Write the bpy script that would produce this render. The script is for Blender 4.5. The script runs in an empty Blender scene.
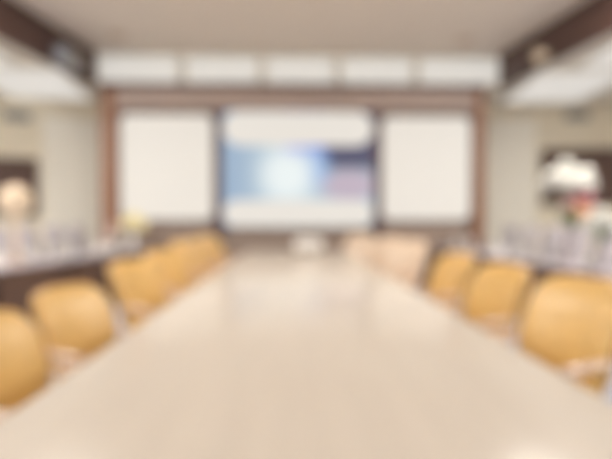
import bpy, bmesh, math, random
from mathutils import Vector, Matrix, Euler
random.seed(7)
PI = math.pi
scene = bpy.context.scene
COL = scene.collection

# ------------------------------------------------------------------ camera
CAM = Vector((0, 0, 1.265))
FPX = 520.0
yaw = math.atan(14 / FPX)
pitch = math.atan(9.5 / FPX)
ROT = Euler((PI / 2 - pitch, 0, -yaw), 'XYZ')
cd = bpy.data.cameras.new('camera')
cam = bpy.data.objects.new('camera', cd)
COL.objects.link(cam)
cam.location = CAM
cam.rotation_euler = ROT
cd.sensor_width = 36
cd.lens = 36 * FPX / 612
cd.clip_start = 0.02
cd.dof.use_dof = True
cd.dof.focus_distance = 0.25
cd.dof.aperture_fstop = 2.95
scene.camera = cam
RM = ROT.to_matrix()


def at(px, py, Y):
    d = RM @ Vector(((px - 306) / FPX, (229.5 - py) / FPX, -1))
    return CAM + d * (Y / d.y)


# ------------------------------------------------------------------ materials
def new_mat(name):
    m = bpy.data.materials.new(name)
    m.use_nodes = True
    return m, m.node_tree.nodes, m.node_tree.links, m.node_tree.nodes['Principled BSDF']


def mat(name, col, rough=.5, metal=0, noise=0.0, scale=20, stretch=(1, 1, 1), coat=0, coat_rough=.1, bump=0, emit=0, sheen=0):
    m, N, L, b = new_mat(name)
    b.inputs['Base Color'].default_value = (*col, 1)
    b.inputs['Roughness'].default_value = rough
    b.inputs['Metallic'].default_value = metal
    b.inputs['Coat Weight'].default_value = coat
    b.inputs['Coat Roughness'].default_value = coat_rough
    b.inputs['Sheen Weight'].default_value = sheen
    if emit:
        b.inputs['Emission Color'].default_value = (*col, 1)
        b.inputs['Emission Strength'].default_value = emit
        b.inputs['Base Color'].default_value = (col[0] * .3, col[1] * .3, col[2] * .3, 1)
    if noise or bump:
        tc = N.new('ShaderNodeTexCoord')
        mp = N.new('ShaderNodeMapping')
        mp.inputs['Scale'].default_value = stretch
        nz = N.new('ShaderNodeTexNoise')
        nz.inputs['Scale'].default_value = scale
        nz.inputs['Detail'].default_value = 5
        L.new(tc.outputs['Object'], mp.inputs[0])
        L.new(mp.outputs[0], nz.inputs['Vector'])
        if noise:
            r = N.new('ShaderNodeMapRange')
            r.inputs['To Min'].default_value = 1 - noise
            r.inputs['To Max'].default_value = 1 + noise
            L.new(nz.outputs[0], r.inputs[0])
            mx = N.new('ShaderNodeVectorMath')
            mx.operation = 'SCALE'
            mx.inputs[0].default_value = col
            L.new(r.outputs[0], mx.inputs['Scale'])
            L.new(mx.outputs[0], b.inputs['Base Color'])
        if bump:
            bp = N.new('ShaderNodeBump')
            bp.inputs['Strength'].default_value = bump
            bp.inputs['Distance'].default_value = .01
            L.new(nz.outputs[0], bp.inputs['Height'])
            L.new(bp.outputs[0], b.inputs['Normal'])
    return m


M = {
    'wall': mat('cream_plaster', (.86, .78, .63), .8, noise=.04, scale=3),
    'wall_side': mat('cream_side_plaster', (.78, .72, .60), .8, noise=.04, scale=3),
    'ceiling': mat('ceiling_paint', (.78, .70, .61), .85, noise=.03, scale=2),
    'soffit': mat('soffit_paint', (.82, .78, .70), .8, noise=.03, scale=2),
    'dark_wood': mat('dark_stained_wood', (.085, .043, .035), .45, noise=.3, scale=8, stretch=(1, .15, 1)),
    'beam': mat('rose_brown_veneer', (.41, .32, .285), .5, noise=.12, scale=6, stretch=(.15, 1, 1.5)),
    'post': mat('red_brown_veneer', (.27, .125, .07), .4, noise=.2, scale=6, stretch=(1, 1, .15)),
    'maroon': mat('maroon_lacquer', (.09, .045, .05), .4, noise=.2, scale=6),
    'wainscot': mat('taupe_veneer', (.30, .225, .185), .5, noise=.15, scale=5, stretch=(.2, 1, 1)),
    'carpet': mat('blue_grey_carpet', (.36, .37, .43), .95, noise=.25, scale=90, bump=.4),
    'table': mat('pale_maple_lacquer', (.66, .575, .485), .8, noise=.06, scale=5, stretch=(3, .25, 1), coat=.7, coat_rough=.16),
    'table_edge': mat('maple_edge', (.55, .38, .22), .35, noise=.12, scale=8, stretch=(1, .1, 1), coat=.4),
    'leather': mat('ochre_leather', (.78, .48, .15), .4, noise=.10, scale=12, bump=.08, coat=.35, coat_rough=.3),
    'leather_highlit': mat('ochre_leather_highlit', (.74, .58, .44), .4, noise=.06, scale=12, bump=.08, coat=.35, coat_rough=.3),  # ochre leather with glossy highlights painted into a paler colour
    'leather_dark': mat('brown_piping_leather', (.42, .18, .05), .45, noise=.1, scale=12),
    'arm': mat('pale_beech', (.68, .47, .33), .3, noise=.12, scale=12, stretch=(.3, 1, 1), coat=.5),
    'chrome': mat('brushed_steel', (.62, .62, .64), .28, metal=1),
    'black_plastic': mat('black_plastic', (.05, .05, .055), .5),
    'desk_top': mat('mauve_grey_laminate', (.44, .40, .44), .4, noise=.06, scale=8),
    'desk_front': mat('brown_laminate', (.15, .085, .06), .5, noise=.2, scale=6, stretch=(1, .2, 1)),
    'fabric': mat('mauve_fabric', (.54, .50, .54), .9, noise=.08, scale=80, sheen=.3),
    'white': mat('white_gloss', (.82, .79, .76), .3, noise=.02, scale=5),
    'porcelain': mat('porcelain', (.85, .83, .80), .18, coat=.5),
    'vase_grey': mat('mauve_grey_ceramic', (.46, .42, .45), .3, coat=.4),
    'paper': mat('paper', (.84, .82, .80), .8, noise=.02, scale=30),
    'lens': mat('dark_lens', (.03, .03, .05), .1),
    'grey': mat('grey_metal', (.33, .35, .40), .5, metal=.3),
    'vent': mat('vent_grey', (.36, .36, .34), .55),
    'beige': mat('beige_enamel', (.55, .45, .34), .35),
    'panel': mat('pale_acoustic_fabric', (.93, .89, .80), .9, noise=.05, scale=60, bump=.1),
    'blind': mat('brown_blind', (.16, .10, .085), .8, noise=.1, scale=30, stretch=(.1, 1, 3)),
    'leaf': mat('leaf_green', (.16, .22, .09), .5, noise=.25, scale=15),
    'fl_white': mat('white_petals', (.60, .59, .55), .7, noise=.06, scale=30),
    'fl_red': mat('crimson_petals', (.40, .14, .17), .7, noise=.12, scale=30),
    'fl_peach': mat('peach_petals', (.82, .47, .28), .7, noise=.1, scale=30),
    'fl_yellow': mat('yellow_petals', (.84, .74, .42), .7, noise=.1, scale=30),
    'fl_pink': mat('pink_petals', (.72, .48, .46), .7, noise=.1, scale=30),
    'lamp_shade': mat('warm_opal_glass', (.95, .72, .50), .4, emit=.5),
    'lit': mat('luminous_diffuser', (1.0, .97, .91), .5, emit=.54),
    'lit_soft': mat('soffit_diffuser', (1.0, .97, .92), .5, emit=.58),
    'lit_fill': mat('fill_lamp_diffuser', (1.0, .95, .87), .5, emit=1.2),  # glow of the added fill lamps above the table
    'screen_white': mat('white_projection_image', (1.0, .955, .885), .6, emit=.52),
}


def clear_plastic():
    m, N, L, b = new_mat('clear_bottle_plastic')
    b.inputs['Base Color'].default_value = (.85, .9, .95, 1)
    b.inputs['Roughness'].default_value = .08
    b.inputs['Transmission Weight'].default_value = .8
    b.inputs['IOR'].default_value = 1.3
    return m


M['clear'] = clear_plastic()


def glass():
    m, N, L, b = new_mat('window_glass')
    b.inputs['Base Color'].default_value = (.9, .95, 1, 1)
    b.inputs['Roughness'].default_value = .03
    b.inputs['Transmission Weight'].default_value = 1
    b.inputs['IOR'].default_value = 1.02
    return m


M['glass'] = glass()


def display_mat():
    """picture shown by the middle display: pale header and footer bands, a sky-blue image between"""
    m, N, L, b = new_mat('display_picture')
    tc = N.new('ShaderNodeTexCoord')
    sp = N.new('ShaderNodeSeparateXYZ')
    L.new(tc.outputs['Generated'], sp.inputs[0])
    U, V = sp.outputs['X'], sp.outputs['Z']

    def math_(op, a, c, clamp=False):
        n = N.new('ShaderNodeMath')
        n.operation = op
        n.use_clamp = clamp
        for i, v in enumerate((a, c)):
            if v is None:
                continue
            if isinstance(v, (int, float)):
                n.inputs[i].default_value = v
            else:
                L.new(v, n.inputs[i])
        return n.outputs[0]

    def ramp(x, lo, hi):
        r = N.new('ShaderNodeMapRange')
        r.interpolation_type = 'SMOOTHSTEP'
        r.inputs['From Min'].default_value = lo
        r.inputs['From Max'].default_value = hi
        L.new(x, r.inputs[0])
        return r.outputs[0]

    def mix(f, a, c):
        n = N.new('ShaderNodeMix')
        n.data_type = 'RGBA'
        if isinstance(f, (int, float)):
            n.inputs[0].default_value = f
        else:
            L.new(f, n.inputs[0])
        for i, v in ((6, a), (7, c)):
            if isinstance(v, tuple):
                n.inputs[i].default_value = (*v, 1)
            else:
                L.new(v, n.inputs[i])
        return n.outputs[2]

    def blob(u, v, ru, rv, soft):
        du = math_('DIVIDE', math_('SUBTRACT', U, u), ru)
        dv = math_('DIVIDE', math_('SUBTRACT', V, v), rv)
        r = math_('SQRT', math_('ADD', math_('MULTIPLY', du, du), math_('MULTIPLY', dv, dv)), None)
        return math_('SUBTRACT', 1, ramp(r, 1 - soft, 1 + soft), True)
    c = mix(ramp(U, 0, .35), (.32, .45, .62), (.50, .63, .72))            # sky
    c = mix(math_('MULTIPLY', ramp(U, .50, .64), ramp(V, .42, .56)), c, (.06, .06, .14))      # navy field, upper right
    c = mix(math_('MULTIPLY', math_('MULTIPLY', ramp(U, .36, .46), ramp(V, .58, .64)), math_('SUBTRACT', 1, ramp(U, .62, .72), True)), c, (.10, .16, .80))
    c = mix(blob(.84, .36, .19, .13, .35), c, (.56, .46, .56))            # mauve cloud
    c = mix(blob(.60, .52, .10, .16, .5), c, (.30, .48, .80))
    c = mix(blob(.43, .45, .17, .24, .6), c, (.90, .97, .97))             # glow
    def pill(v0, v1):
        # rounded bar across the picture; aspect of the picture is 1.28 : 1
        rad = (v1 - v0) / 2
        vv = math_('ABSOLUTE', math_('SUBTRACT', V, (v0 + v1) / 2), None)
        uu = math_('MULTIPLY', math_('ABSOLUTE', math_('SUBTRACT', U, .5), None), 1.28)
        uu = math_('MAXIMUM', math_('SUBTRACT', uu, .64 - rad), 0)
        rr = math_('SQRT', math_('ADD', math_('MULTIPLY', uu, uu), math_('MULTIPLY', vv, vv)), None)
        return math_('SUBTRACT', 1, ramp(rr, rad * .93, rad * 1.03), True)
    band = math_('ADD', pill(.70, 1.0), pill(0.0, .235), True)
    c = mix(band, c, (.88, .825, .75))
    b.inputs['Base Color'].default_value = (.02, .02, .02, 1)
    b.inputs['Roughness'].default_value = .4
    L.new(c, b.inputs['Emission Color'])
    b.inputs['Emission Strength'].default_value = .88
    return m


M['display'] = display_mat()

# ------------------------------------------------------------------ mesh helpers


def B():
    return bmesh.new()


def box(bm, x0, x1, y0, y1, z0, z1, bev=0, mtx=None):
    r = bmesh.ops.create_cube(bm, size=1)
    vs = r['verts']
    for v in vs:
        v.co = Vector(((x0 + x1) / 2 + v.co.x * (x1 - x0), (y0 + y1) / 2 + v.co.y * (y1 - y0), (z0 + z1) / 2 + v.co.z * (z1 - z0)))
    if bev:
        es = list({e for v in vs for e in v.link_edges})
        r = bmesh.ops.bevel(bm, geom=es, offset=bev, segments=3, profile=.5, affect='EDGES')
        vs = list({v for f in r['faces'] for v in f.verts} | {v for v in vs if v.is_valid})
    if mtx:
        for v in vs:
            v.co = mtx @ v.co
    return bm


def lathe(bm, prof, seg=24, c=(0, 0, 0), mtx=None):
    rings = []
    for r, z in prof:
        if r < 1e-5:
            rings.append([bm.verts.new((c[0], c[1], c[2] + z))])
        else:
            rings.append([bm.verts.new((c[0] + r * math.cos(2 * PI * i / seg), c[1] + r * math.sin(2 * PI * i / seg), c[2] + z)) for i in range(seg)])
    for a, b_ in zip(rings, rings[1:]):
        for i in range(seg):
            j = (i + 1) % seg
            q = [a[i % len(a)], a[j % len(a)], b_[j % len(b_)], b_[i % len(b_)]]
            q2 = []
            for v in q:
                if v not in q2:
                    q2.append(v)
            if len(q2) > 2:
                bm.faces.new(q2)
    if mtx:
        for r in rings:
            for v in r:
                v.co = mtx @ v.co
    return bm


def tube(bm, pts, r, seg=12, flat=1.0):
    """swept tube through pts; r a number or a list"""
    pts = [Vector(p) for p in pts]
    rs = r if isinstance(r, (list, tuple)) else [r] * len(pts)
    rings = []
    up = Vector((0, 0, 1))
    for i, p in enumerate(pts):
        t = (pts[min(i + 1, len(pts) - 1)] - pts[max(i - 1, 0)]).normalized()
        a = t.cross(up)
        if a.length < .05:
            a = t.cross(Vector((1, 0, 0)))
        a.normalize()
        b_ = a.cross(t).normalized()
        rings.append([bm.verts.new(p + a * math.cos(2 * PI * k / seg) * rs[i] + b_ * math.sin(2 * PI * k / seg) * rs[i] * flat) for k in range(seg)])
    for a, b_ in zip(rings, rings[1:]):
        for i in range(seg):
            bm.faces.new((a[i], a[(i + 1) % seg], b_[(i + 1) % seg], b_[i]))
    bm.faces.new(rings[0][::-1])
    bm.faces.new(rings[-1])
    return bm


def pad(bm, sx, sy, sz, e1=.45, e2=.45, fn=None, nu=28, nv=16):
    """superellipsoid cushion with half sizes sx, sy, sz, deformed by fn"""
    def p(w, e):
        return math.copysign(abs(w) ** e, w)
    rings = []
    for j in range(nv + 1):
        v = -PI / 2 + PI * j / nv
        ring = []
        for i in range(nu):
            u = 2 * PI * i / nu
            co = Vector((sx * p(math.cos(v), e1) * p(math.cos(u), e2), sy * p(math.cos(v), e1) * p(math.sin(u), e2), sz * p(math.sin(v), e1)))
            if fn:
                co = fn(co)
            ring.append(bm.verts.new(co))
            if j in (0, nv):
                break
        rings.append(ring)
    for a, b_ in zip(rings, rings[1:]):
        for i in range(nu):
            q = []
            for v in (a[i % len(a)], a[(i + 1) % nu % len(a)], b_[(i + 1) % nu % len(b_)], b_[i % len(b_)]):
                if v not in q:
                    q.append(v)
            if len(q) > 2:
                bm.faces.new(q)
    return bm


def ball(bm, c, r, sub=2, jitter=0, sq=(1, 1, 1)):
    q = bmesh.ops.create_icosphere(bm, subdivisions=sub, radius=r)
    for v in q['verts']:
        k = 1 + random.uniform(-jitter, jitter)
        v.co = Vector((v.co.x * sq[0] * k + c[0], v.co.y * sq[1] * k + c[1], v.co.z * sq[2] * k + c[2]))
    return bm


def obj(name, bm, m, parent=None, smooth=True, label=None):
    bmesh.ops.recalc_face_normals(bm, faces=bm.faces)
    me = bpy.data.meshes.new(name)
    bm.to_mesh(me)
    bm.free()
    me.materials.append(m)
    if smooth:
        for p in me.polygons:
            p.use_smooth = True
        try:
            me.set_sharp_from_angle(angle=math.radians(38))
        except Exception:
            pass
    o = bpy.data.objects.new(name, me)
    COL.objects.link(o)
    if parent:
        o.parent = parent
    if label:
        o['label'] = label
    return o


def tag(o, label, cat, group=None, kind=None):
    if label:
        o['label'] = label
    if cat:
        o['category'] = cat
    if group:
        o['group'] = group
    if kind:
        o['kind'] = kind
    return o


def thing(name, label, cat, loc=(0, 0, 0), rz=0, group=None):
    o = bpy.data.objects.new(name, None)
    o.empty_display_size = .1
    COL.objects.link(o)
    o.location = loc
    o.rotation_euler = (0, 0, rz)
    return tag(o, label, cat, group)


def dup(root, loc, rz, label, group=None):
    def cp(o, par):
        c = o.copy()
        COL.objects.link(c)
        c.parent = par
        for k in [x for x in ALL if x.parent == o]:
            cp(k, c)
        return c
    ALL = list(COL.objects)
    r = cp(root, None)
    r.location = loc
    r.rotation_euler = (0, 0, rz)
    r['label'] = label
    if group:
        r['group'] = group
    return r


def struct(name, bm, m, label=None, cat=None, smooth=False):
    return tag(obj(name, bm, m, None, smooth), label, cat, None, 'structure')


# ------------------------------------------------------------------ room
YB = -3.2                     # wall behind the camera
XL, XR = -6.9, 7.7
WALL_Y = 10.0
TOPZ, SOFZ = 4.44, 3.88


def xl(y): return -3.72 - .125 * (10 - y)
def xr(y): return 4.00 + .10 * (10 - y)


b = B(); box(b, XL - .2, XR + .2, YB - .2, 12.6, -.1, 0)
struct('floor', b, M['carpet'], 'blue grey carpet floor of the meeting room', 'floor')

# raised middle of the ceiling: a trapezoid slab
b = B()
lo = [b.verts.new(p) for p in ((xl(YB), YB, TOPZ), (xr(YB), YB, TOPZ), (xr(10), 10, TOPZ), (xl(10), 10, TOPZ))]
hi = [b.verts.new(v.co + Vector((0, 0, .1))) for v in lo]
b.faces.new(lo); b.faces.new(hi[::-1])
for i in range(4):
    b.faces.new((lo[i], lo[(i + 1) % 4], hi[(i + 1) % 4], hi[i]))
struct('ceiling', b, M['ceiling'], 'beige raised centre ceiling above the long table', 'ceiling')


def prism(bm, pts, z0, z1):
    lo = [bm.verts.new((x, y, z0)) for x, y in pts]
    hi = [bm.verts.new((x, y, z1)) for x, y in pts]
    bm.faces.new(lo[::-1]); bm.faces.new(hi)
    n = len(pts)
    for i in range(n):
        bm.faces.new((lo[i], lo[(i + 1) % n], hi[(i + 1) % n], hi[i]))


# lower side ceilings
b = B(); prism(b, [(XL, YB), (xl(YB) - .12, YB), (xl(10) - .12, 10.0), (-3.56, 10.02), (-3.56, 12.4), (XL, 12.4)], SOFZ, SOFZ + .1)
struct('ceiling_left', b, M['soffit'], 'pale lowered side ceiling left of the dark fascia', 'ceiling')
b = B(); prism(b, [(XR, YB), (xr(YB) + .12, YB), (xr(10) + .12, 10.0), (3.66, 10.02), (3.66, 12.4), (XR, 12.4)], SOFZ, SOFZ + .1)
struct('ceiling_right', b, M['soffit'], 'pale lowered side ceiling right of the dark fascia', 'ceiling')
# dark fascias of the raised ceiling
b = B(); prism(b, [(xl(YB), YB), (xl(10), 10), (xl(10) - .12, 10), (xl(YB) - .12, YB)], SOFZ - .05, TOPZ)
struct('trim_1', b, M['dark_wood'], 'dark brown fascia running along the left side of the raised ceiling', 'trim')
b = B(); prism(b, [(xr(YB), YB), (xr(10), 10), (xr(10) + .12, 10), (xr(YB) + .12, YB)], SOFZ - .05, TOPZ)
struct('trim_2', b, M['dark_wood'], 'dark brown fascia running along the right side of the raised ceiling', 'trim')

# front wall (block that steps out between the two recessed wings)
b = B(); box(b, -3.56, 3.66, 10.0, 12.4, 0, SOFZ)
struct('wall_front', b, M['wainscot'], 'brown panelled front wall that carries the three screens', 'wall')


b = B(); box(b, xl(10) - .12, xr(10) + .12, 10.0, 10.3, SOFZ + .001, TOPZ + .1)
struct('wall_front_upper', b, M['soffit'], 'pale strip of wall behind the row of luminous panels', 'wall')


def wing(name, p0, p1, m, label):
    d = (Vector(p1) - Vector(p0)).normalized()
    n = Vector((-d.y, d.x))
    if n.y < 0:
        n = -n
    bm = B()
    q0, q1 = Vector(p0), Vector(p1)
    prism(bm, [tuple(q0), tuple(q1), tuple(q1 + n * .15), tuple(q0 + n * .15)], 0, SOFZ)
    return struct(name, bm, m, label, 'wall')


LW = ((XL, 10.55), (-3.56, 12.2))
RW = ((3.66, 12.2), (XR, 11.6))
wing('wall_front_left', *LW, M['wall'], 'cream wall left of the screens, set back behind the brown post')
wing('wall_front_right', *RW, M['wall'], 'cream wall right of the screens, set back behind the brown post')
b = B(); box(b, XL - .2, XL, YB, 12.4, 0, TOPZ); struct('wall_left', b, M['wall_side'], 'cream left side wall', 'wall')
b = B(); box(b, XR, XR + .2, YB, 12.4, 0, TOPZ); struct('wall_right', b, M['wall_side'], 'cream right side wall', 'wall')
# rear wall with one broad window opening, added to let in fill light
b = B()
box(b, XL, XR, YB - .2, YB, 0, .7)
box(b, XL, XR, YB - .2, YB, 3.5, TOPZ + .1)
box(b, XL, -5.2, YB - .2, YB, .7, 3.5)
box(b, 5.2, XR, YB - .2, YB, .7, 3.5)
struct('wall_back', b, M['wall_side'], 'cream rear wall with an added broad window', 'wall')
b = B()
for x in (-5.2, -2.6, 0, 2.6, 5.2):
    box(b, x - .04, x + .04, YB - .14, YB - .06, .7, 3.5)
for z in (.74, 3.46):
    box(b, -5.2, 5.2, YB - .14, YB - .06, z - .04, z + .04)
wf = struct('window_3', b, M['grey'], 'broad grey framed window added in the unseen rear wall for fill light', 'window')  # unseen window added as a light source behind the camera
b = B(); box(b, -5.2, 5.2, YB - .105, YB - .095, .75, 3.45)
obj('pane', b, M['glass'], wf, False)

# ---- front wall joinery
def X(px): return at(px, 200, WALL_Y).x
def Z(py): return at(300, py, WALL_Y).z


x_pl0, x_pl1 = -3.58, X(119)
x_pr0, x_pr1 = X(472), 3.68
b = B(); box(b, x_pl0, x_pl1, 9.86, 9.998, 0, Z(91), .008)
struct('trim_3', b, M['post'], 'reddish brown wooden post at the left end of the front wall', 'post')
b = B(); box(b, x_pr0, x_pr1, 9.86, 9.998, 0, Z(91), .008)
struct('trim_4', b, M['post'], 'reddish brown wooden post at the right end of the front wall', 'post')
b = B(); box(b, x_pl1, x_pr0, 9.84, 9.998, Z(111), Z(91), .008)
struct('trim_5', b, M['beam'], 'rose brown wooden beam above the three screens', 'beam')
b = B(); box(b, x_pl0 - .02, x_pr1 + .02, 9.80, 9.998, Z(90.5), Z(86), .008)
struct('trim_6', b, M['maroon'], 'thin dark ledge under the row of lit panels', 'ledge')
for i, (a, c) in enumerate(((215.0, 222.2), (373.6, 380.0))):
    b = B(); box(b, X(a), X(c), 9.90, 9.998, Z(243), Z(111.5), .005)
    struct('trim_%d' % (7 + i), b, M['maroon'], 'dark maroon upright between the middle display and the %s white screen' % ('left', 'right')[i], 'upright')
b = B(); box(b, x_pl1 + .002, x_pr0 - .002, 9.93, 9.998, 0, .12, .006)
struct('baseboard_front', b, M['maroon'], 'dark skirting along the front wall', 'baseboard')

# ---- row of luminous panels over the ledge
lp = [(100, 181), (186, 260), (265, 335), (340, 412), (417, 497)]
names = ['first luminous panel from the left, in the row above the screens',
         'second luminous panel from the left, in the row above the screens',
         'middle luminous panel of the five in the row above the screens',
         'second luminous panel from the right, in the row above the screens',
         'last luminous panel on the right, in the row above the screens']
for (a, c), nm in zip(lp, names):
    xa, xc = X(a), X(c)
    xa, xc = max(xa, xl(10) + .02), min(xc, xr(10) - .02)
    t = thing('light_panel', nm, 'light', ((xa + xc) / 2, 9.997, Z(85)), 0, 'luminous panels over the front wall')
    hw, h = (xc - xa) / 2, Z(57) - Z(85)
    b = B()
    box(b, -hw, hw, -.07, -.0, 0, .02); box(b, -hw, hw, -.07, 0, h - .02, h)
    box(b, -hw, -hw + .02, -.07, 0, .02, h - .02); box(b, hw - .02, hw, -.07, 0, .02, h - .02)
    obj('frame', b, M['soffit'], t, False)
    b = B(); box(b, -hw + .021, hw - .021, -.05, -.005, .021, h - .021, .004)
    obj('diffuser', b, M['lit'], t)

# ---- side screens and middle display


def screen(name, px0, px1, py0, py1, face, frame, label, cat, depth=.09, bz=.03, gap=None):
    x0, x1, z0, z1 = X(px0), X(px1), Z(py1), Z(py0)
    t = thing(name, label, cat, ((x0 + x1) / 2, 9.9985, z0))
    hw, h = (x1 - x0) / 2, z1 - z0
    b = B(); box(b, -hw - bz, hw + bz, -depth, 0, -bz, h + bz, .012)
    obj('housing', b, frame, t)
    b = B(); rr = .15
    pts = []
    for cx_, cz_, a0 in ((hw - rr, h - rr, 0), (-hw + rr, h - rr, 90), (-hw + rr, rr, 180), (hw - rr, rr, 270)):
        for k in range(9):
            a = math.radians(a0 + k * 90 / 8)
            pts.append((cx_ + rr * math.cos(a), cz_ + rr * math.sin(a)))
    f0 = [b.verts.new((x, -depth - .008, z)) for x, z in pts]
    f1 = [b.verts.new((x, -depth - .001, z)) for x, z in pts]
    b.faces.new(f0); b.faces.new(f1[::-1])
    for k in range(len(pts)):
        b.faces.new((f0[k], f0[(k + 1) % len(pts)], f1[(k + 1) % len(pts)], f1[k]))
    obj('screen_face', b, face, t, False)
    return t, hw, h


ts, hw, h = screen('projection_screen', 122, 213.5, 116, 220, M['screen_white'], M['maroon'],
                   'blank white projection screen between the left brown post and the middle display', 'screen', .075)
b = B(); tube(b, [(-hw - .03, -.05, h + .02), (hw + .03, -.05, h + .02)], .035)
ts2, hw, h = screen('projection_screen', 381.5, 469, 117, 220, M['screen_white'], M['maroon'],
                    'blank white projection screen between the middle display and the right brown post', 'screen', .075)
b.free()
td, hw, h = screen('display_screen', 223.2, 372.6, 112, 227, M['display'], M['maroon'],
                   'wide middle display with pale bands above and below a blue picture', 'display', .08, .02)
b = B(); box(b, -.12, .12, -.088, -.08, -.015, -.003)
obj('status_bar', b, M['black_plastic'], td, False)

# ---- things on the set-back walls


def wall_frame(P):
    (x0, y0), (x1, y1) = P
    d = Vector((x1 - x0, y1 - y0, 0)).normalized()
    ang = math.atan2(d.y, d.x)

    def hit(px, py):
        r = (at(px, py, 10) - CAM)
        # intersect with the vertical plane through P
        n = Vector((-d.y, d.x, 0))
        tt = (Vector((x0, y0, 0)) - Vector((CAM.x, CAM.y, 0))).dot(n) / r.dot(n)
        return CAM + r * tt
    return hit, ang


def wing_things(P, side):
    hit, ang = wall_frame(P)
    # pale fabric panel
    if side == 'left':
        a, c, t0, t1 = 44, 104, 119, 232
        w0, w1, wt, wb = -16, 38, 158, 216
    else:
        a, c, t0, t1 = 487, 535, 119, 232
        w0, w1, wt, wb = 541, 630, 149, 205
    pa, pc = hit(a, 200), hit(c, 200)
    zt, zb = hit((a + c) / 2, t0).z, .15
    hw = (pc - pa).length / 2
    mid = (pa + pc) / 2
    t = thing('acoustic_panel', 'tall pale fabric wall panel beside the %s brown post' % side, 'wall panel', (mid.x, mid.y, zb), ang)
    b = B(); box(b, -hw, hw, -.05, -.004, 0, zt - zb, .012)
    obj('fabric_face', b, M['panel'], t)
    b = B(); box(b, -hw - .02, hw + .02, -.035, -.002, -.02, zt - zb + .02)
    obj('frame', b, M['soffit'], t, False)
    # window with dark blind
    pa, pc = hit(w0, 190), hit(w1, 190)
    mid = (pa + pc) / 2
    hw = (pc - pa).length / 2
    zt, zb = hit((w0 + w1) / 2, wt).z, hit((w0 + w1) / 2, wb).z
    h = zt - zb
    n = 1 if side == 'left' else 2
    t = thing('window_%d' % n, 'dark framed window with a lowered brown blind in the %s cream wall' % side, 'window', (mid.x, mid.y, zb), ang)
    t['kind'] = 'structure'
    b = B()
    for (p, q, r, s) in ((-hw, hw, 0, .07), (-hw, hw, h - .07, h), (-hw, -hw + .07, .07, h - .07), (hw - .07, hw, .07, h - .07), (-.03, .03, .07, h - .07)):
        box(b, p, q, -.08, -.002, r, s, .006)
    obj('window_frame', b, M['dark_wood'], t)
    b = B(); box(b, -hw + .071, hw - .071, -.03, -.01, .071, h - .071)
    nn = 16
    for k in range(nn):
        z = .09 + (h - .2) * k / nn
        box(b, -hw + .075, -.035, -.045, -.031, z, z + (h - .2) / nn * .8)
        box(b, .035, hw - .075, -.045, -.031, z, z + (h - .2) / nn * .8)
    obj('blind', b, M['blind'], t, False)
    # vent grille
    q = hit(17, 116) if side == 'left' else hit(577, 116)
    t = thing('air_vent', 'small grey air vent high on the %s cream wall' % side, 'vent', (q.x, q.y, q.z - .1), ang, 'wall vents')
    b = B()
    box(b, -.26, .26, -.03, -.002, 0, .02); box(b, -.26, .26, -.03, -.002, .2, .22)
    box(b, -.26, -.24, -.03, -.002, .02, .2); box(b, .24, .26, -.03, -.002, .02, .2)
    obj('frame', b, M['vent'], t, False)
    b = B(); box(b, -.24, .24, -.008, -.002, .02, .2)
    for k in range(6):
        box(b, -.24, .24, -.025, -.012, .03 + k * .029, .045 + k * .029)
    obj('louvre', b, M['vent'], t, False)


wing_things(LW, 'left')
wing_things(RW, 'right')

# ---- lamps let into the side ceilings


def soffit_lamp(xc, y0, y1, hw, label, yaw_=0):
    t = thing('ceiling_light', label, 'ceiling light', (xc, (y0 + y1) / 2, SOFZ - .002), yaw_, 'long lamps in the side ceilings')
    l = (y1 - y0) / 2
    b = B()
    box(b, -hw, hw, -l, -l + .03, -.05, 0); box(b, -hw, hw, l - .03, l, -.05, 0)
    box(b, -hw, -hw + .03, -l + .03, l - .03, -.05, 0); box(b, hw - .03, hw, -l + .03, l - .03, -.05, 0)
    obj('frame', b, M['soffit'], t, False)
    b = B(); box(b, -hw + .031, hw - .031, -l + .031, l - .031, -.04, -.005, .004)
    obj('diffuser', b, M['lit_soft'], t)
    return t


for i, (y0, y1) in enumerate(((8.9, 11.3), (6.3, 8.7))):
    wh = ('next to the front wall', 'further from the front wall')[i]
    soffit_lamp(-4.95 - .12 * (10 - (y0 + y1) / 2), y0, y1, .85, 'long white lamp in the left side ceiling, ' + wh, .12)
    soffit_lamp(5.28 + .10 * (10 - (y0 + y1) / 2), y0, y1, .85, 'long white lamp in the right side ceiling, ' + wh, -.10)

for i, (y0, y1) in enumerate(((3.2, 5.6), (.4, 2.8), (-2.4, 0.0))):  # unseen lamps added to brighten the side and wing walls
    wh = ('beside the middle of the table', 'beside the near end of the table', 'by the rear window')[i]
    for sx, sd in ((-1, 'left'), (1, 'right')):
        t = soffit_lamp(sx * 5.75, y0, y1, .42, 'added long white fill lamp in the %s side ceiling, %s' % (sd, wh))
        ld = bpy.data.lights.new('fill_glow', 'AREA')
        ld.shape = 'RECTANGLE'; ld.size = .7; ld.size_y = 2.2; ld.energy = (200, 50, 30)[i]; ld.color = (1, .95, .88)
        lo_ = bpy.data.objects.new('fill_glow', ld); COL.objects.link(lo_)
        lo_.parent = t; lo_.location = (0, 0, -.06)

# ---- small ceiling speakers in the middle ceiling


def ceil_spot(px, py, label):
    d = RM @ Vector(((px - 306) / FPX, (229.5 - py) / FPX, -1))
    p = CAM + d * ((TOPZ - CAM.z) / d.z)
    t = thing('recessed_downlight', label, 'downlight', (p.x, p.y, TOPZ), 0, 'small downlights in the middle ceiling')
    b = B(); lathe(b, [(.10, -.001), (.16, -.004), (.17, -.02), (.15, -.028), (.10, -.012), (.10, -.001)], 32)
    obj('trim_ring', b, M['beige'], t)
    b = B(); lathe(b, [(0, -.002), (.098, -.004), (.098, -.010), (0, -.014)], 24)
    obj('lens', b, M['arm'], t)


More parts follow.
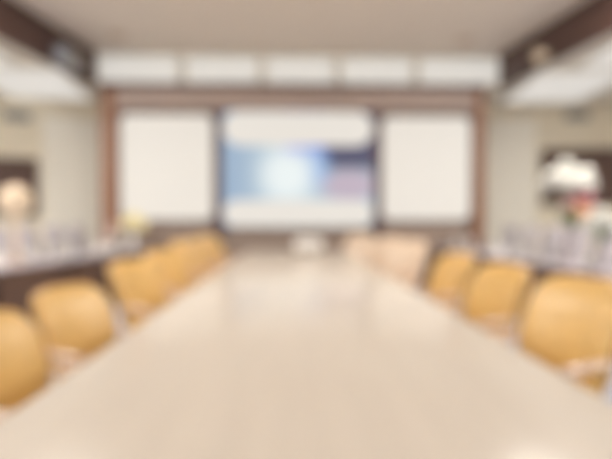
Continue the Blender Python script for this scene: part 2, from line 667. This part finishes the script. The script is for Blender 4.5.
ceil_spot(117, 35, 'small tan downlight in the beige ceiling, left of the two')
ceil_spot(465, 40, 'small tan downlight in the beige ceiling, right of the two')

# ---- fittings on the dark fascias
def spotl(px, py, side, label, body):
    # on the fascia plane
    r = at(px, py, 10) - CAM
    f = xl if side < 0 else xr
    k = 1.0
    for _ in range(60):
        p = CAM + r * k
        tgt = f(p.y)
        k *= tgt / p.x
    p = CAM + r * k
    t = thing('spotlight' if body == 'round' else 'wall_speaker', label, 'spotlight' if body == 'round' else 'speaker', (p.x - side * .004, p.y, p.z - .05), 0)
    s = -side
    if body == 'round':
        b = B(); box(b, min(0, s * .03), max(0, s * .03), -.06, .06, -.06, .06, .005); obj('bracket', b, M['beige'], t)
        mt = Matrix.Translation((s * .15, 0, -.02)) @ Matrix.Rotation(s * .9, 4, 'Y')
        b = B(); lathe(b, [(0, .12), (.06, .11), (.10, .04), (.13, -.10), (.115, -.10), (.09, -.02), (0, 0)], 28, mtx=mt)
        obj('lamp_head', b, M['beige'], t)
        b = B(); lathe(b, [(0, -.02), (.07, -.025), (.07, -.035), (0, -.04)], 20, mtx=mt)
        obj('bulb', b, M['lit'], t)
        b = B(); tube(b, [(s * .03, 0, 0), (s * .08, 0, .02), (s * .13, 0, .03)], .014); obj('arm', b, M['beige'], t)
    else:
        b = B(); box(b, min(s * .002, s * .20), max(s * .002, s * .20), -.34, .34, -.12, .12, .02); obj('cabinet', b, M['grey'], t)
        b = B(); box(b, min(s * .201, s * .215), max(s * .201, s * .215), -.31, .31, -.10, .10, .004); obj('grille', b, M['vent'], t)
        b = B(); tube(b, [(s * .02, 0, .12), (s * .05, 0, .17), (s * .003, 0, .19)], .012); obj('bracket', b, M['black_plastic'], t)


spotl(62, 56, -1, 'blue grey loudspeaker mounted on the left dark fascia', 'box')
spotl(548, 51, 1, 'beige round spotlight mounted on the right dark fascia', 'round')

# ---- fill lamps added to brighten the room, over the table (out of the frame above)
def fill_panel(x, y, label, p=38):
    t = thing('fill_lamp', label, 'added fill lamp', (x, y, TOPZ - .002), 0, 'square fill lamps added to the middle ceiling')
    b = B()
    w = .6
    box(b, -w, w, -w, -w + .04, -.06, 0); box(b, -w, w, w - .04, w, -.06, 0)
    box(b, -w, -w + .04, -w + .04, w - .04, -.06, 0); box(b, w - .04, w, -w + .04, w - .04, -.06, 0)
    obj('frame', b, M['beige'], t, False)
    b = B(); box(b, -w + .041, w - .041, -w + .041, w - .041, -.05, -.005, .004)
    obj('diffuser', b, M['lit_fill'], t)
    ld = bpy.data.lights.new('fill_glow', 'AREA')
    ld.shape = 'SQUARE'; ld.size = 1.0; ld.energy = p; ld.color = (1, .95, .87)
    lo_ = bpy.data.objects.new('fill_glow', ld); COL.objects.link(lo_)
    lo_.parent = t; lo_.location = (0, 0, -.065)


PW = dict(lamp=26, window=190)
for y, w in ((5.6, 'nearest the screens'), (2.7, 'further from the screens')):
    fill_panel(-3.45, y, 'added square warm fill lamp ' + w + ', left row', PW['lamp'] * (6.0 if y > 4 else .15))
    fill_panel(3.65, y, 'added square warm fill lamp ' + w + ', right row', PW['lamp'] * (6.0 if y > 4 else .15))
ld = bpy.data.lights.new('window_fill', 'AREA')  # area light added behind the rear window to light the room evenly
ld.shape = 'RECTANGLE'; ld.size = 10; ld.size_y = 2.6; ld.energy = PW['window']; ld.color = (1, .97, .93)
lo_ = bpy.data.objects.new('window_fill', ld); COL.objects.link(lo_)
lo_.location = (0, YB - .25, 2.1); lo_.rotation_euler = (PI / 2, 0, 0)

# ------------------------------------------------------------------ table
TX0, TX1, TY0, TY1, TZ = -.752, .904, -.35, 8.95, .75
tc = (TX0 + TX1) / 2
t = thing('meeting_table', 'long pale maple meeting table with a glossy top running to the screens', 'table', (tc, 0, 0))
hw = (TX1 - TX0) / 2
b = B(); box(b, -hw, hw, TY0, TY1, TZ - .03, TZ, .008); obj('tabletop', b, M['table'], t)
b = B()
box(b, -hw + .02, -hw + .05, TY0 + .02, TY1 - .02, TZ - .09, TZ - .031, .004)
box(b, hw - .05, hw - .02, TY0 + .02, TY1 - .02, TZ - .09, TZ - .031, .004)
box(b, -hw + .051, hw - .051, TY1 - .05, TY1 - .02, TZ - .09, TZ - .031, .004)
box(b, -hw + .051, hw - .051, TY0 + .02, TY0 + .05, TZ - .09, TZ - .031, .004)
obj('apron', b, M['table_edge'], t)
for y in (.2, 2.9, 5.7, 8.4):
    b = B(); box(b, -.32, .32, y - .04, y + .04, .03, TZ - .031, .006); box(b, -.42, .42, y - .22, y + .22, 0, .03, .008)
    obj('leg', b, M['table_edge'], t)
b = B(); box(b, -.015, .015, .241, 8.359, .25, .62, .003); obj('centre_panel', b, M['table_edge'], t)

# white projector on the far end
q = at(308, 250, 8.3)
t = thing('projector', 'small white projector standing on the far end of the long table', 'projector', (q.x, 8.2, TZ + .001))
t.scale = (1.25, 1.25, 1.5)
b = B(); pad(b, .17, .13, .065, .3, .3, lambda c: c + Vector((0, 0, .085))); obj('casing', b, M['white'], t)
b = B(); lathe(b, [(0, .02), (.035, .02), (.045, 0), (.045, -.05), (0, -.05)], 24, mtx=Matrix.Translation((.07, .13, .09)) @ Matrix.Rotation(-PI / 2, 4, 'X')); obj('lens', b, M['lens'], t)
for sx in (-1, 1):
    for sy in (-1, 1):
        b = B(); lathe(b, [(0, 0), (.015, 0), (.012, .03), (0, .03)], 12, (sx * .11, sy * .06, 0)); obj('foot', b, M['black_plastic'], t)
b = B()
for k in range(7):
    box(b, -.10 + k * .03, -.085 + k * .03, -.1305, -.127, .06, .11)
obj('vent', b, M['vent'], t, False)

# ------------------------------------------------------------------ leather chairs (face +X, origin on floor)


def make_chair():
    t = thing('leather_chair', 'x', 'chair', (0, 0, 0), 0, 'ochre leather chairs along the long table')
    # seat
    def seatfn(c):
        k = c.x / .26
        return Vector((c.x, c.y, c.z + .455 - .03 * max(0, k) ** 3 - .025 * math.exp(-((c.y / .15) ** 2)) * (1 if c.z > 0 else 0)))
    b = B(); pad(b, .27, .265, .065, .35, .35, seatfn, 36, 16); obj('seat', b, M['leather'], t)
    b = B(); pad(b, .24, .235, .025, .25, .3, lambda c: c + Vector((0, 0, .375))); obj('seat_base', b, M['black_plastic'], t)
    # backrest: barrel curved, leaning back, waisted at the bottom

    def backfn(c):
        z = c.z
        k = (z + .30) / .60
        w = .90 + .14 * math.sin(min(1, max(0, k)) * PI * .75)
        y = c.y * w
        x = c.x + .50 * y * y - .05 * (k - .3) ** 2 - .16 * k + .02 * math.sin(k * PI)
        return Vector((x - .235, y, z * .93 + .675))
    b = B(); pad(b, .062, .275, .305, .42, .42, backfn, 40, 24)
    br = obj('backrest', b, M['leather'], t)
    # stitched front cushion
    def cf(c):
        v = backfn(Vector((c.x + .055, c.y, c.z + .0)))
        return v
    b = B(); pad(b, .022, .20, .235, .4, .4, cf, 32, 20); obj('back_cushion', b, M['leather'], br)
    # piping around
    pts = []
    for i in range(41):
        a = 2 * PI * i / 40
        def p(w): return math.copysign(abs(w) ** .42, w)
        pts.append(backfn(Vector((.0, .279 * p(math.cos(a)), .309 * p(math.sin(a))))))
    b = B(); tube(b, pts, .006, 8); obj('piping', b, M['leather_dark'], br)
    for s in (-1, 1):
        pts = [(-.25, s * .27, .60), (-.20, s * .30, .612), (-.08, s * .31, .608), (.02, s * .31, .60), (.10, s * .305, .59), (.14, s * .295, .56)]
        b = B(); tube(b, pts, [.02, .028, .033, .033, .030, .02], 14, .65); ar = obj('armrest', b, M['arm'], t, label='pale beech armrest')
        pts = [(.12, s * .297, .575), (.13, s * .295, .50), (.10, s * .285, .42), (.0, s * .26, .385), (-.05, s * .2, .38)]
        b = B(); tube(b, pts, [.018, .018, .018, .018, .018], 10); obj('arm_support', b, M['arm'], ar)
    b = B(); tube(b, [(-.05, 0, .36), (-.22, 0, .37), (-.30, 0, .44), (-.315, 0, .55)], [.03, .03, .028, .022], 12, .5); obj('back_bracket', b, M['black_plastic'], t)
    b = B(); lathe(b, [(0, .10), (.028, .10), (.028, .24), (.02, .24), (.02, .35), (0, .35)], 20); obj('gas_column', b, M['chrome'], t)
    b = B(); tube(b, [(.0, -.05, .352), (.02, -.18, .35), (.03, -.27, .335)], .007); obj('lever', b, M['black_plastic'], t)
    for k in range(5):
        a = 2 * PI * k / 5 + .3
        d = Vector((math.cos(a), math.sin(a), 0))
        b = B(); tube(b, [d * .015 + Vector((0, 0, .115)), d * .15 + Vector((0, 0, .10)), d * .29 + Vector((0, 0, .075))], [.03, .024, .016], 10, .7)
        lg = obj('leg', b, M['chrome'], t)
        b = B()
        for s in (-1, 1):
            n = Vector((-d.y, d.x, 0)) * s * .014
            mt = Matrix.Translation(d * .29 + n + Vector((0, 0, .03))) @ Matrix.Rotation(a, 4, 'Z') @ Matrix.Rotation(PI / 2, 4, 'X')
            lathe(b, [(0, -.010), (.024, -.010), (.029, -.006), (.029, .006), (.024, .010), (0, .010)], 20, mtx=mt)
        tube(b, [d * .29 + Vector((0, 0, .03)), d * .29 + Vector((0, 0, .08))], .008, 8)
        obj('caster', b, M['black_plastic'], lg)
    return t


chair = make_chair()
G = 'ochre leather chairs along the long table'
# (px of backrest centre, distance, turn, label)
spots = [
    (-1.02, 2.22, -.20, .89, 'ochre leather chair nearest the camera on the left side of the table'),
    (-1.02, 2.98, -.40, .91, 'second ochre leather chair from the camera on the left side of the table'),
    (-1.00, 4.22, -.35, .97, 'third ochre leather chair from the camera on the left side of the table'),
    (-.98, 5.20, -.30, 1.0, 'fourth ochre leather chair from the camera on the left side of the table'),
    (-1.0, 6.50, -.20, 1.04, 'third ochre leather chair from the far end on the left side of the table'),
    (-1.0, 7.50, -.20, 1.04, 'second ochre leather chair from the far end on the left side of the table'),
    (-.98, 8.45, -.25, 1.06, 'last ochre leather chair at the far end on the left side of the table'),
    (1.14, 2.52, PI + .30, 1.01, 'ochre leather chair nearest the camera on the right side of the table'),
    (1.17, 3.60, PI + .25, .99, 'second ochre leather chair from the camera on the right side of the table'),
    (1.17, 4.70, PI + .20, 1.0, 'third ochre leather chair from the camera on the right side of the table'),
    (1.22, 6.45, PI + .70, 1.05, 'cream-highlighted ochre leather chair turned towards the camera beyond the gap in the right row'),
    (1.18, 7.60, PI + .65, 1.05, 'cream-highlighted ochre leather chair on the right between the turned one and the corner one'),
    (1.13, 9.42, PI + 1.1, 1.05, 'cream-highlighted ochre leather chair at the far right corner of the table, under the white screen'),
]
for i, (x, y, rz, sc_, lab) in enumerate(spots):
    if i == 0:
        c = chair
        c.location = (x, y, 0)
        c.rotation_euler = (0, 0, rz)
        c['label'] = lab
    else:
        cream = lab.startswith('cream')  # far right chairs get their highlights through the paler leather colour
        c = dup(chair, (x, y, 0), rz, lab, 'cream-highlighted ochre leather chairs at the far right' if cream else G)
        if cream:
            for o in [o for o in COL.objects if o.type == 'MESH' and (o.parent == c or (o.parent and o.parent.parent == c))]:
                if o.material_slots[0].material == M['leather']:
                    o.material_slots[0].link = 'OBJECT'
                    o.material_slots[0].material = M['leather_highlit']
    c.scale = (sc_, sc_, sc_)

# ------------------------------------------------------------------ side desks, built front edge along +Y


def make_desk():
    t = thing('side_desk', 'x', 'desk', (0, 0, 0), 0, 'side desks')
    L2 = .69
    b = B(); box(b, -.30, .30, -L2, L2, .715, .75, .006); obj('desktop', b, M['desk_top'], t)
    b = B(); box(b, .235, .26, -L2 + .03, L2 - .03, .06, .714, .004); obj('front_panel', b, M['desk_front'], t)
    for s in (-1, 1):
        b = B(); box(b, -.28, .234, s * (L2 - .04) - .015, s * (L2 - .04) + .015, 0, .714, .004); obj('side_panel', b, M['desk_front'], t)
    b = B(); box(b, -.20, .20, -L2 + .08, L2 - .08, .60, .615, .002); obj('shelf', b, M['desk_front'], t)
    return t


def make_seat():
    t = thing('upholstered_chair', 'x', 'chair', (0, 0, 0), 0, 'mauve grey chairs')
    b = B(); pad(b, .25, .25, .05, .3, .3, lambda c: c + Vector((0, 0, .45))); obj('seat', b, M['fabric'], t)

    def f(c):
        k = (c.z + .3) / .6
        return Vector((c.x - .22 - .12 * k + .35 * c.y * c.y, c.y, c.z + .80))
    b = B(); pad(b, .045, .25, .31, .35, .35, f); obj('backrest', b, M['fabric'], t)
    for sx in (-1, 1):
        for sy in (-1, 1):
            b = B(); tube(b, [(sx * .19, sy * .2, .41), (sx * .22, sy * .22, 0)], [.016, .012], 10); obj('leg', b, M['chrome'], t)
    for sy in (-1, 1):
        b = B(); tube(b, [(-.26, sy * .26, .66), (.12, sy * .27, .65), (.16, sy * .265, .6), (.16, sy * .25, .45)], .016, 10); obj('armrest', b, M['black_plastic'], t)
    return t


desk0 = None
seat0 = None
ordn = ['nearest', 'second', 'third', 'farthest']


def row(side, x_near, x_far):
    global desk0, seat0
    sd = 'left' if side < 0 else 'right'
    ang0 = 0 if side < 0 else PI
    y0s = [5.0, 6.42, 7.84, 9.26] if side < 0 else [5.0, 6.42, 7.84, 9.26]
    y0s = [y - .12 for y in y0s]
    for i, y in enumerate(y0s):
        k = (y - 5) / 4.26
        x = x_near + (x_far - x_near) * k
        a = ang0 + math.atan2((x_near - x_far), 4.26)
        lab = {0: 'mauve grey topped side desk nearest the camera in the %s row',
               1: 'second mauve grey topped side desk from the camera in the %s row',
               2: 'third mauve grey topped side desk from the camera in the %s row',
               3: 'mauve grey topped side desk in the %s row closest to the front wall'}[i] % sd
        g = 'mauve topped desks in the %s row' % sd
        if desk0 is None:
            desk0 = make_desk(); d = desk0
            d.location = (x, y, 0); d.rotation_euler = (0, 0, a); d['label'] = lab; d['group'] = g
        else:
            d = dup(desk0, (x, y, 0), a, lab, g)
    names_ = ['first', 'second', 'third', 'fourth', 'fifth', 'sixth']
    sy = [6.72, 7.39, 8.06, 8.73, 9.40]
    for i, y in enumerate(sy):
        k = (y - 5) / 4.26
        x = x_near + (x_far - x_near) * k + side * .70
        a = ang0 + random.uniform(-.08, .08)
        lab = '%s mauve grey upholstered chair from the camera behind the %s side desks' % (names_[i], sd)
        g = 'mauve grey chairs behind the %s side desks' % sd
        if seat0 is None:
            seat0 = make_seat(); s = seat0
            s.location = (x, y, 0); s.rotation_euler = (0, 0, a); s['label'] = lab; s['group'] = g
        else:
            s = dup(seat0, (x, y, 0), a, lab, g)
        s.scale = (1.06, 1.06, 1.06)


LN, LF = -3.46, -2.86
RN, RF = 3.32, 3.00
row(-1, LN, LF)
row(1, RN, RF)


def dx(side, y, off=0):
    k = (y - 5) / 4.26
    return (LN + (LF - LN) * k - off) if side < 0 else (RN + (RF - RN) * k + off)


# ---- small things on the desks


def tissue_box():
    t = thing('tissue_box', 'x', 'tissue box')
    b = B(); box(b, -.07, .07, -.13, .13, 0, .10, .01); obj('carton', b, M['white'], t)
    b = B(); pad(b, .02, .06, .05, .9, .9, lambda c: c + Vector((.02 * math.sin(c.z * 60), 0, .13))); obj('tissue', b, M['paper'], t)
    return t


def teacup():
    t = thing('lidded_teacup', 'x', 'cup')
    b = B(); lathe(b, [(0, 0), (.035, 0), (.055, .012), (.075, .018), (.075, .022), (.04, .012), (0, .008)], 28); obj('saucer', b, M['porcelain'], t)
    b = B(); lathe(b, [(0, .013), (.028, .013), (.040, .04), (.046, .115), (.042, .115), (.036, .04), (0, .02)], 28); c = obj('cup', b, M['porcelain'], t)
    pts = [(0, .044, .10), (0, .075, .095), (0, .08, .07), (0, .065, .045), (0, .041, .04)]
    b = B(); tube(b, pts, .006, 8); obj('handle', b, M['porcelain'], c)
    b = B(); lathe(b, [(.047, .116), (.05, .12), (.03, .135), (.008, .14), (.012, .155), (0, .16)], 28); obj('lid', b, M['porcelain'], t)
    return t


def name_card():
    t = thing('name_card', 'x', 'name card')
    for s in (-1, 1):
        b = B()
        mt = Matrix.Translation((s * .030, 0, .05)) @ Matrix.Rotation(-s * .5, 4, 'Y')
        box(b, -.002, .002, -.12, .12, -.052, .054, mtx=mt)
        obj('card_face', b, M['paper'], t, False)
    return t


def paper_stack():
    t = thing('paper_stack', 'x', 'papers')
    b = B()
    for k in range(8):
        mt = Matrix.Translation((0, 0, k * .006)) @ Matrix.Rotation(random.uniform(-.08, .08), 4, 'Z')
        box(b, -.105, .105, -.148, .148, 0, .0045, mtx=mt)
    obj('sheets', b, M['paper'], t, False)
    return t


def bottle():
    t = thing('water_bottle', 'x', 'bottle')
    b = B(); lathe(b, [(0, 0), (.03, 0), (.033, .01), (.033, .13), (.028, .16), (.013, .185), (.013, .20), (0, .20)], 24); obj('body', b, M['clear'], t)
    b = B(); lathe(b, [(.0335, .05), (.0345, .052), (.0345, .11), (.0335, .112)], 24); obj('wrapper', b, M['fabric'], t)
    b = B(); lathe(b, [(0, .226), (.015, .225), (.016, .201), (0, .201)], 20); obj('cap', b, M['white'], t)
    return t


def mic():
    t = thing('desk_microphone', 'x', 'microphone')
    b = B(); box(b, -.06, .06, -.045, .045, 0, .03, .008); obj('base', b, M['grey'], t)
    b = B(); tube(b, [(0, 0, .03), (0, 0, .16), (-.03, 0, .25), (-.09, 0, .32)], .006, 8); obj('gooseneck', b, M['grey'], t)
    b = B(); tube(b, [(-.085, 0, .315), (-.10, 0, .33), (-.13, 0, .355), (-.14, 0, .362)], [.008, .016, .017, .008], 12); obj('capsule', b, M['black_plastic'], t)
    return t


def laptop():
    t = thing('laptop', 'x', 'laptop')
    b = B(); box(b, -.11, .11, -.165, .165, 0, .016, .005); bs = obj('base', b, M['white'], t)
    b = B(); box(b, -.095, .02, -.14, .14, .0165, .019, .001); obj('keyboard', b, M['grey'], bs)
    mt = Matrix.Translation((.11, 0, .016)) @ Matrix.Rotation(.25, 4, 'Y')
    b = B(); box(b, -.006, .004, -.165, .165, .002, .225, .004, mtx=mt); ld_ = obj('lid', b, M['white'], t)
    b = B(); box(b, -.009, -.0065, -.152, .152, .018, .21, mtx=mt); obj('screen', b, M['lens'], ld_, False)
    return t


makers = dict(laptop=laptop, tissue_box=tissue_box, teacup=teacup, name_card=name_card, paper_stack=paper_stack, bottle=bottle, mic=mic)
protos = {}


def put(kind, side, y, off, label, rz=None, scale=None, dz=0.7512):
    x = dx(side, y, off)
    rz = (0 if side < 0 else PI) if rz is None else rz
    grp = {'laptop': 'white laptops on the side desks', 'tissue_box': 'tissue boxes on the side desks', 'teacup': 'lidded teacups on the side desks', 'name_card': 'name cards on the side desks',
           'paper_stack': 'papers on the side desks', 'bottle': 'water bottles on the side desks', 'mic': 'microphones on the side desks'}[kind]
    if kind not in protos:
        o = protos[kind] = makers[kind]()
        o.location = (x, y, dz); o.rotation_euler = (0, 0, rz); o['label'] = label; o['group'] = grp
    else:
        o = dup(protos[kind], (x, y, dz), rz, label, grp)
    return o


def on_desk(px, side, off=0.0):
    """distance along the row at which the picture column px meets the desk line"""
    y = 7.0
    for _ in range(40):
        r = (px - 292) / FPX
        y = dx(side, y, off) / r
    return min(y, 9.7)


L, R = -1, 1
for kind, side, px, off, lab in [
    ('tissue_box', L, 3, 0, 'white tissue box on the left side desk nearest the camera'),
    ('teacup', L, 32, .08, 'white lidded teacup between the globe lamp and the first laptop'),
    ('laptop', L, 53, 0, 'open white laptop left of the papers on the left desks'),
    ('paper_stack', L, 68, .05, 'stack of white papers on the left desks'),
    ('laptop', L, 85, 0, 'open white laptop right of the papers on the left desks'),
    ('bottle', L, 93, .05, 'clear water bottle with white cap on the left desks'),
    ('tissue_box', L, 102, 0, 'white tissue box right of the water bottle on the left desks'),
    ('teacup', L, 109.5, 0, 'white lidded teacup in front of the pink flowers'),
    ('name_card', L, 127, -.16, 'white folded name card in front of the yellow flowers'),
    ('mic', L, 77, -.18, 'grey gooseneck microphone on the left desks'),
    ('paper_stack', R, 459, 0, 'stack of white papers at the far end of the right desks'),
    ('laptop', R, 466.5, 0, 'open white laptop at the far end of the right desks'),
    ('teacup', R, 473.5, 0, 'white lidded teacup between two open laptops on the right desks'),
    ('laptop', R, 481, .02, 'open white laptop in the middle of the right desks'),
    ('bottle', R, 492, .05, 'clear water bottle with white cap in the middle of the right desks'),
    ('tissue_box', R, 499, .0, 'white tissue box in the middle of the right desks'),
    ('mic', R, 509, -.05, 'grey gooseneck microphone on the right desks'),
    ('name_card', R, 520, -.08, 'white folded name card beside the microphone on the right desks'),
    ('bottle', R, 530, .06, 'clear water bottle with white cap left of the last laptop'),
    ('laptop', R, 547, -.06, 'open white laptop left of the tall flower vase'),
    ('teacup', R, 592, -.16, 'white lidded teacup right of the tall flower vase'),
]:
    put(kind, side, on_desk(px, side, off), off, lab)

# ---- flowers and lamps


def bouquet(loc, label, vase_mat, blooms, vase=(.05, .09, .26), seed=1):
    random.seed(seed)
    t = thing('flower_vase', label, 'flower arrangement', loc)
    r0, r1, hv = vase
    b = B(); lathe(b, [(0, 0), (r0, 0), (r1, hv * .4), (r0 * .9, hv * .85), (r0 * 1.2, hv), (r0 * 1.1, hv), (r0 * .8, hv * .85), (r1 * .9, hv * .4), (0, .01)], 32)
    obj('vase', b, vase_mat, t)
    b = B()
    for k in range(14):
        a = random.uniform(0, 2 * PI); r = random.uniform(.05, .16); z = random.uniform(.05, .22)
        p0 = Vector((0, 0, hv * .9)); p2 = Vector((math.cos(a) * r, math.sin(a) * r, hv + z)); p1 = (p0 + p2) / 2 + Vector((0, 0, .05))
        tube(b, [p0, p1, p2, p2 + (p2 - p1) * .4], [.004, .025, .03, .003], 8, .15)
    obj('leaves', b, M['leaf'], t)
    for (x, y, z, r, m) in blooms:
        b = B()
        tube(b, [(0, 0, hv * .8), (x * .5, y * .5, hv + z * .5), (x, y, hv + z)], .005, 6)
        st = obj('stem', b, M['leaf'], t)
        b = B()
        ball(b, (x, y, hv + z), r * .7, 2, .05)
        for k in range(16):
            u = random.uniform(-1, 1); a = random.uniform(0, 2 * PI); s = math.sqrt(1 - u * u)
            ball(b, (x + r * .62 * s * math.cos(a), y + r * .62 * s * math.sin(a), hv + z + r * .62 * u), r * .36, 1, .08)
        obj('bloom', b, m, st)
    return t


W_, RD, PC, YL, PK = M['fl_white'], M['fl_red'], M['fl_peach'], M['fl_yellow'], M['fl_pink']
yv = on_desk(574, R, 0.03)
bouquet((dx(R, yv, .03), yv, .7512), 'large mauve grey vase of white flowers with crimson and peach blooms on the right desks', M['vase_grey'], [
    (-.20, .0, .58, .14, W_), (-.02, .04, .68, .15, W_), (.17, .02, .62, .14, W_), (-.09, -.08, .54, .13, W_), (.09, -.08, .53, .12, W_), (.26, .06, .52, .11, W_), (-.28, .06, .50, .10, W_),
    (.17, -.06, .33, .10, RD), (.05, -.10, .35, .08, RD), (.06, -.10, .21, .09, PC), (-.07, -.06, .28, .075, PK), (.20, .02, .18, .07, PC)], (.07, .09, .42), 3)
yv = on_desk(606, R, -.08)
bouquet((dx(R, yv, -.08), yv, .7512), 'short mauve grey vase of plain white flowers at the near end of the right desks', M['vase_grey'], [
    (0, 0, .24, .14, W_), (-.11, -.02, .17, .11, W_), (.11, .0, .17, .11, W_), (0, .08, .17, .11, W_)], (.05, .07, .28), 5)
yv = on_desk(134, L, 0.02)
bouquet((dx(L, yv, .02), yv, .7512), 'vase of pale yellow flowers at the far end of the left desks', M['porcelain'], [
    (0, 0, .26, .16, YL), (-.15, .02, .18, .12, YL), (.16, 0, .18, .13, YL), (.02, -.08, .13, .09, W_)], (.05, .08, .25), 8)
yv = on_desk(115, L, 0.03)
bouquet((dx(L, yv, .03), yv, .7512), 'vase of pink flowers left of the pale yellow ones', M['porcelain'], [
    (0, 0, .14, .10, PK), (-.09, .02, .08, .08, PK), (.09, 0, .08, .08, W_), (.02, .0, .24, .07, PK)], (.05, .07, .18), 9)

yv = on_desk(20, L, -.02)
t = thing('globe_lamp', 'warm glowing globe lamp standing on the left desks before the dark window', 'lamp', (dx(L, yv, -.02), yv, .7512))
b = B(); lathe(b, [(0, 0), (.09, 0), (.09, .015), (.03, .03), (.018, .06), (0, .06)], 28); obj('base', b, M['arm'], t)
b = B(); lathe(b, [(0, .05), (.014, .05), (.02, .25), (.014, .50), (.05, .54), (.05, .56), (0, .56)], 20); obj('lamp_stem', b, M['arm'], t)
b = B(); lathe(b, [(0, .555)] + [(.19 * math.sin(PI * k / 16), .74 - .185 * math.cos(PI * k / 16)) for k in range(1, 16)] + [(0, .925)], 36); obj('lamp_shade', b, M['lamp_shade'], t)
b = B(); lathe(b, [(0, .922), (.02, .925), (.012, .95), (0, .955)], 16); obj('finial', b, M['arm'], t)

# ------------------------------------------------------------------ world and view
w = bpy.data.worlds.new('world')
scene.world = w
w.use_nodes = True
N = w.node_tree.nodes
sky = N.new('ShaderNodeTexSky')
sky.sky_type = 'NISHITA'
sky.sun_disc = False
sky.sun_elevation = .7
w.node_tree.links.new(sky.outputs[0], N['Background'].inputs[0])
N['Background'].inputs[1].default_value = .15
vs = scene.view_settings
vs.view_transform = 'Standard'
vs.look = 'None'
vs.gamma = 1
vs.exposure = 0
vs.use_curve_mapping = False
scene.display_settings.display_device = 'sRGB'
scene.cycles.use_denoising = True
scene.cycles.max_bounces = 10
scene.cycles.diffuse_bounces = 6
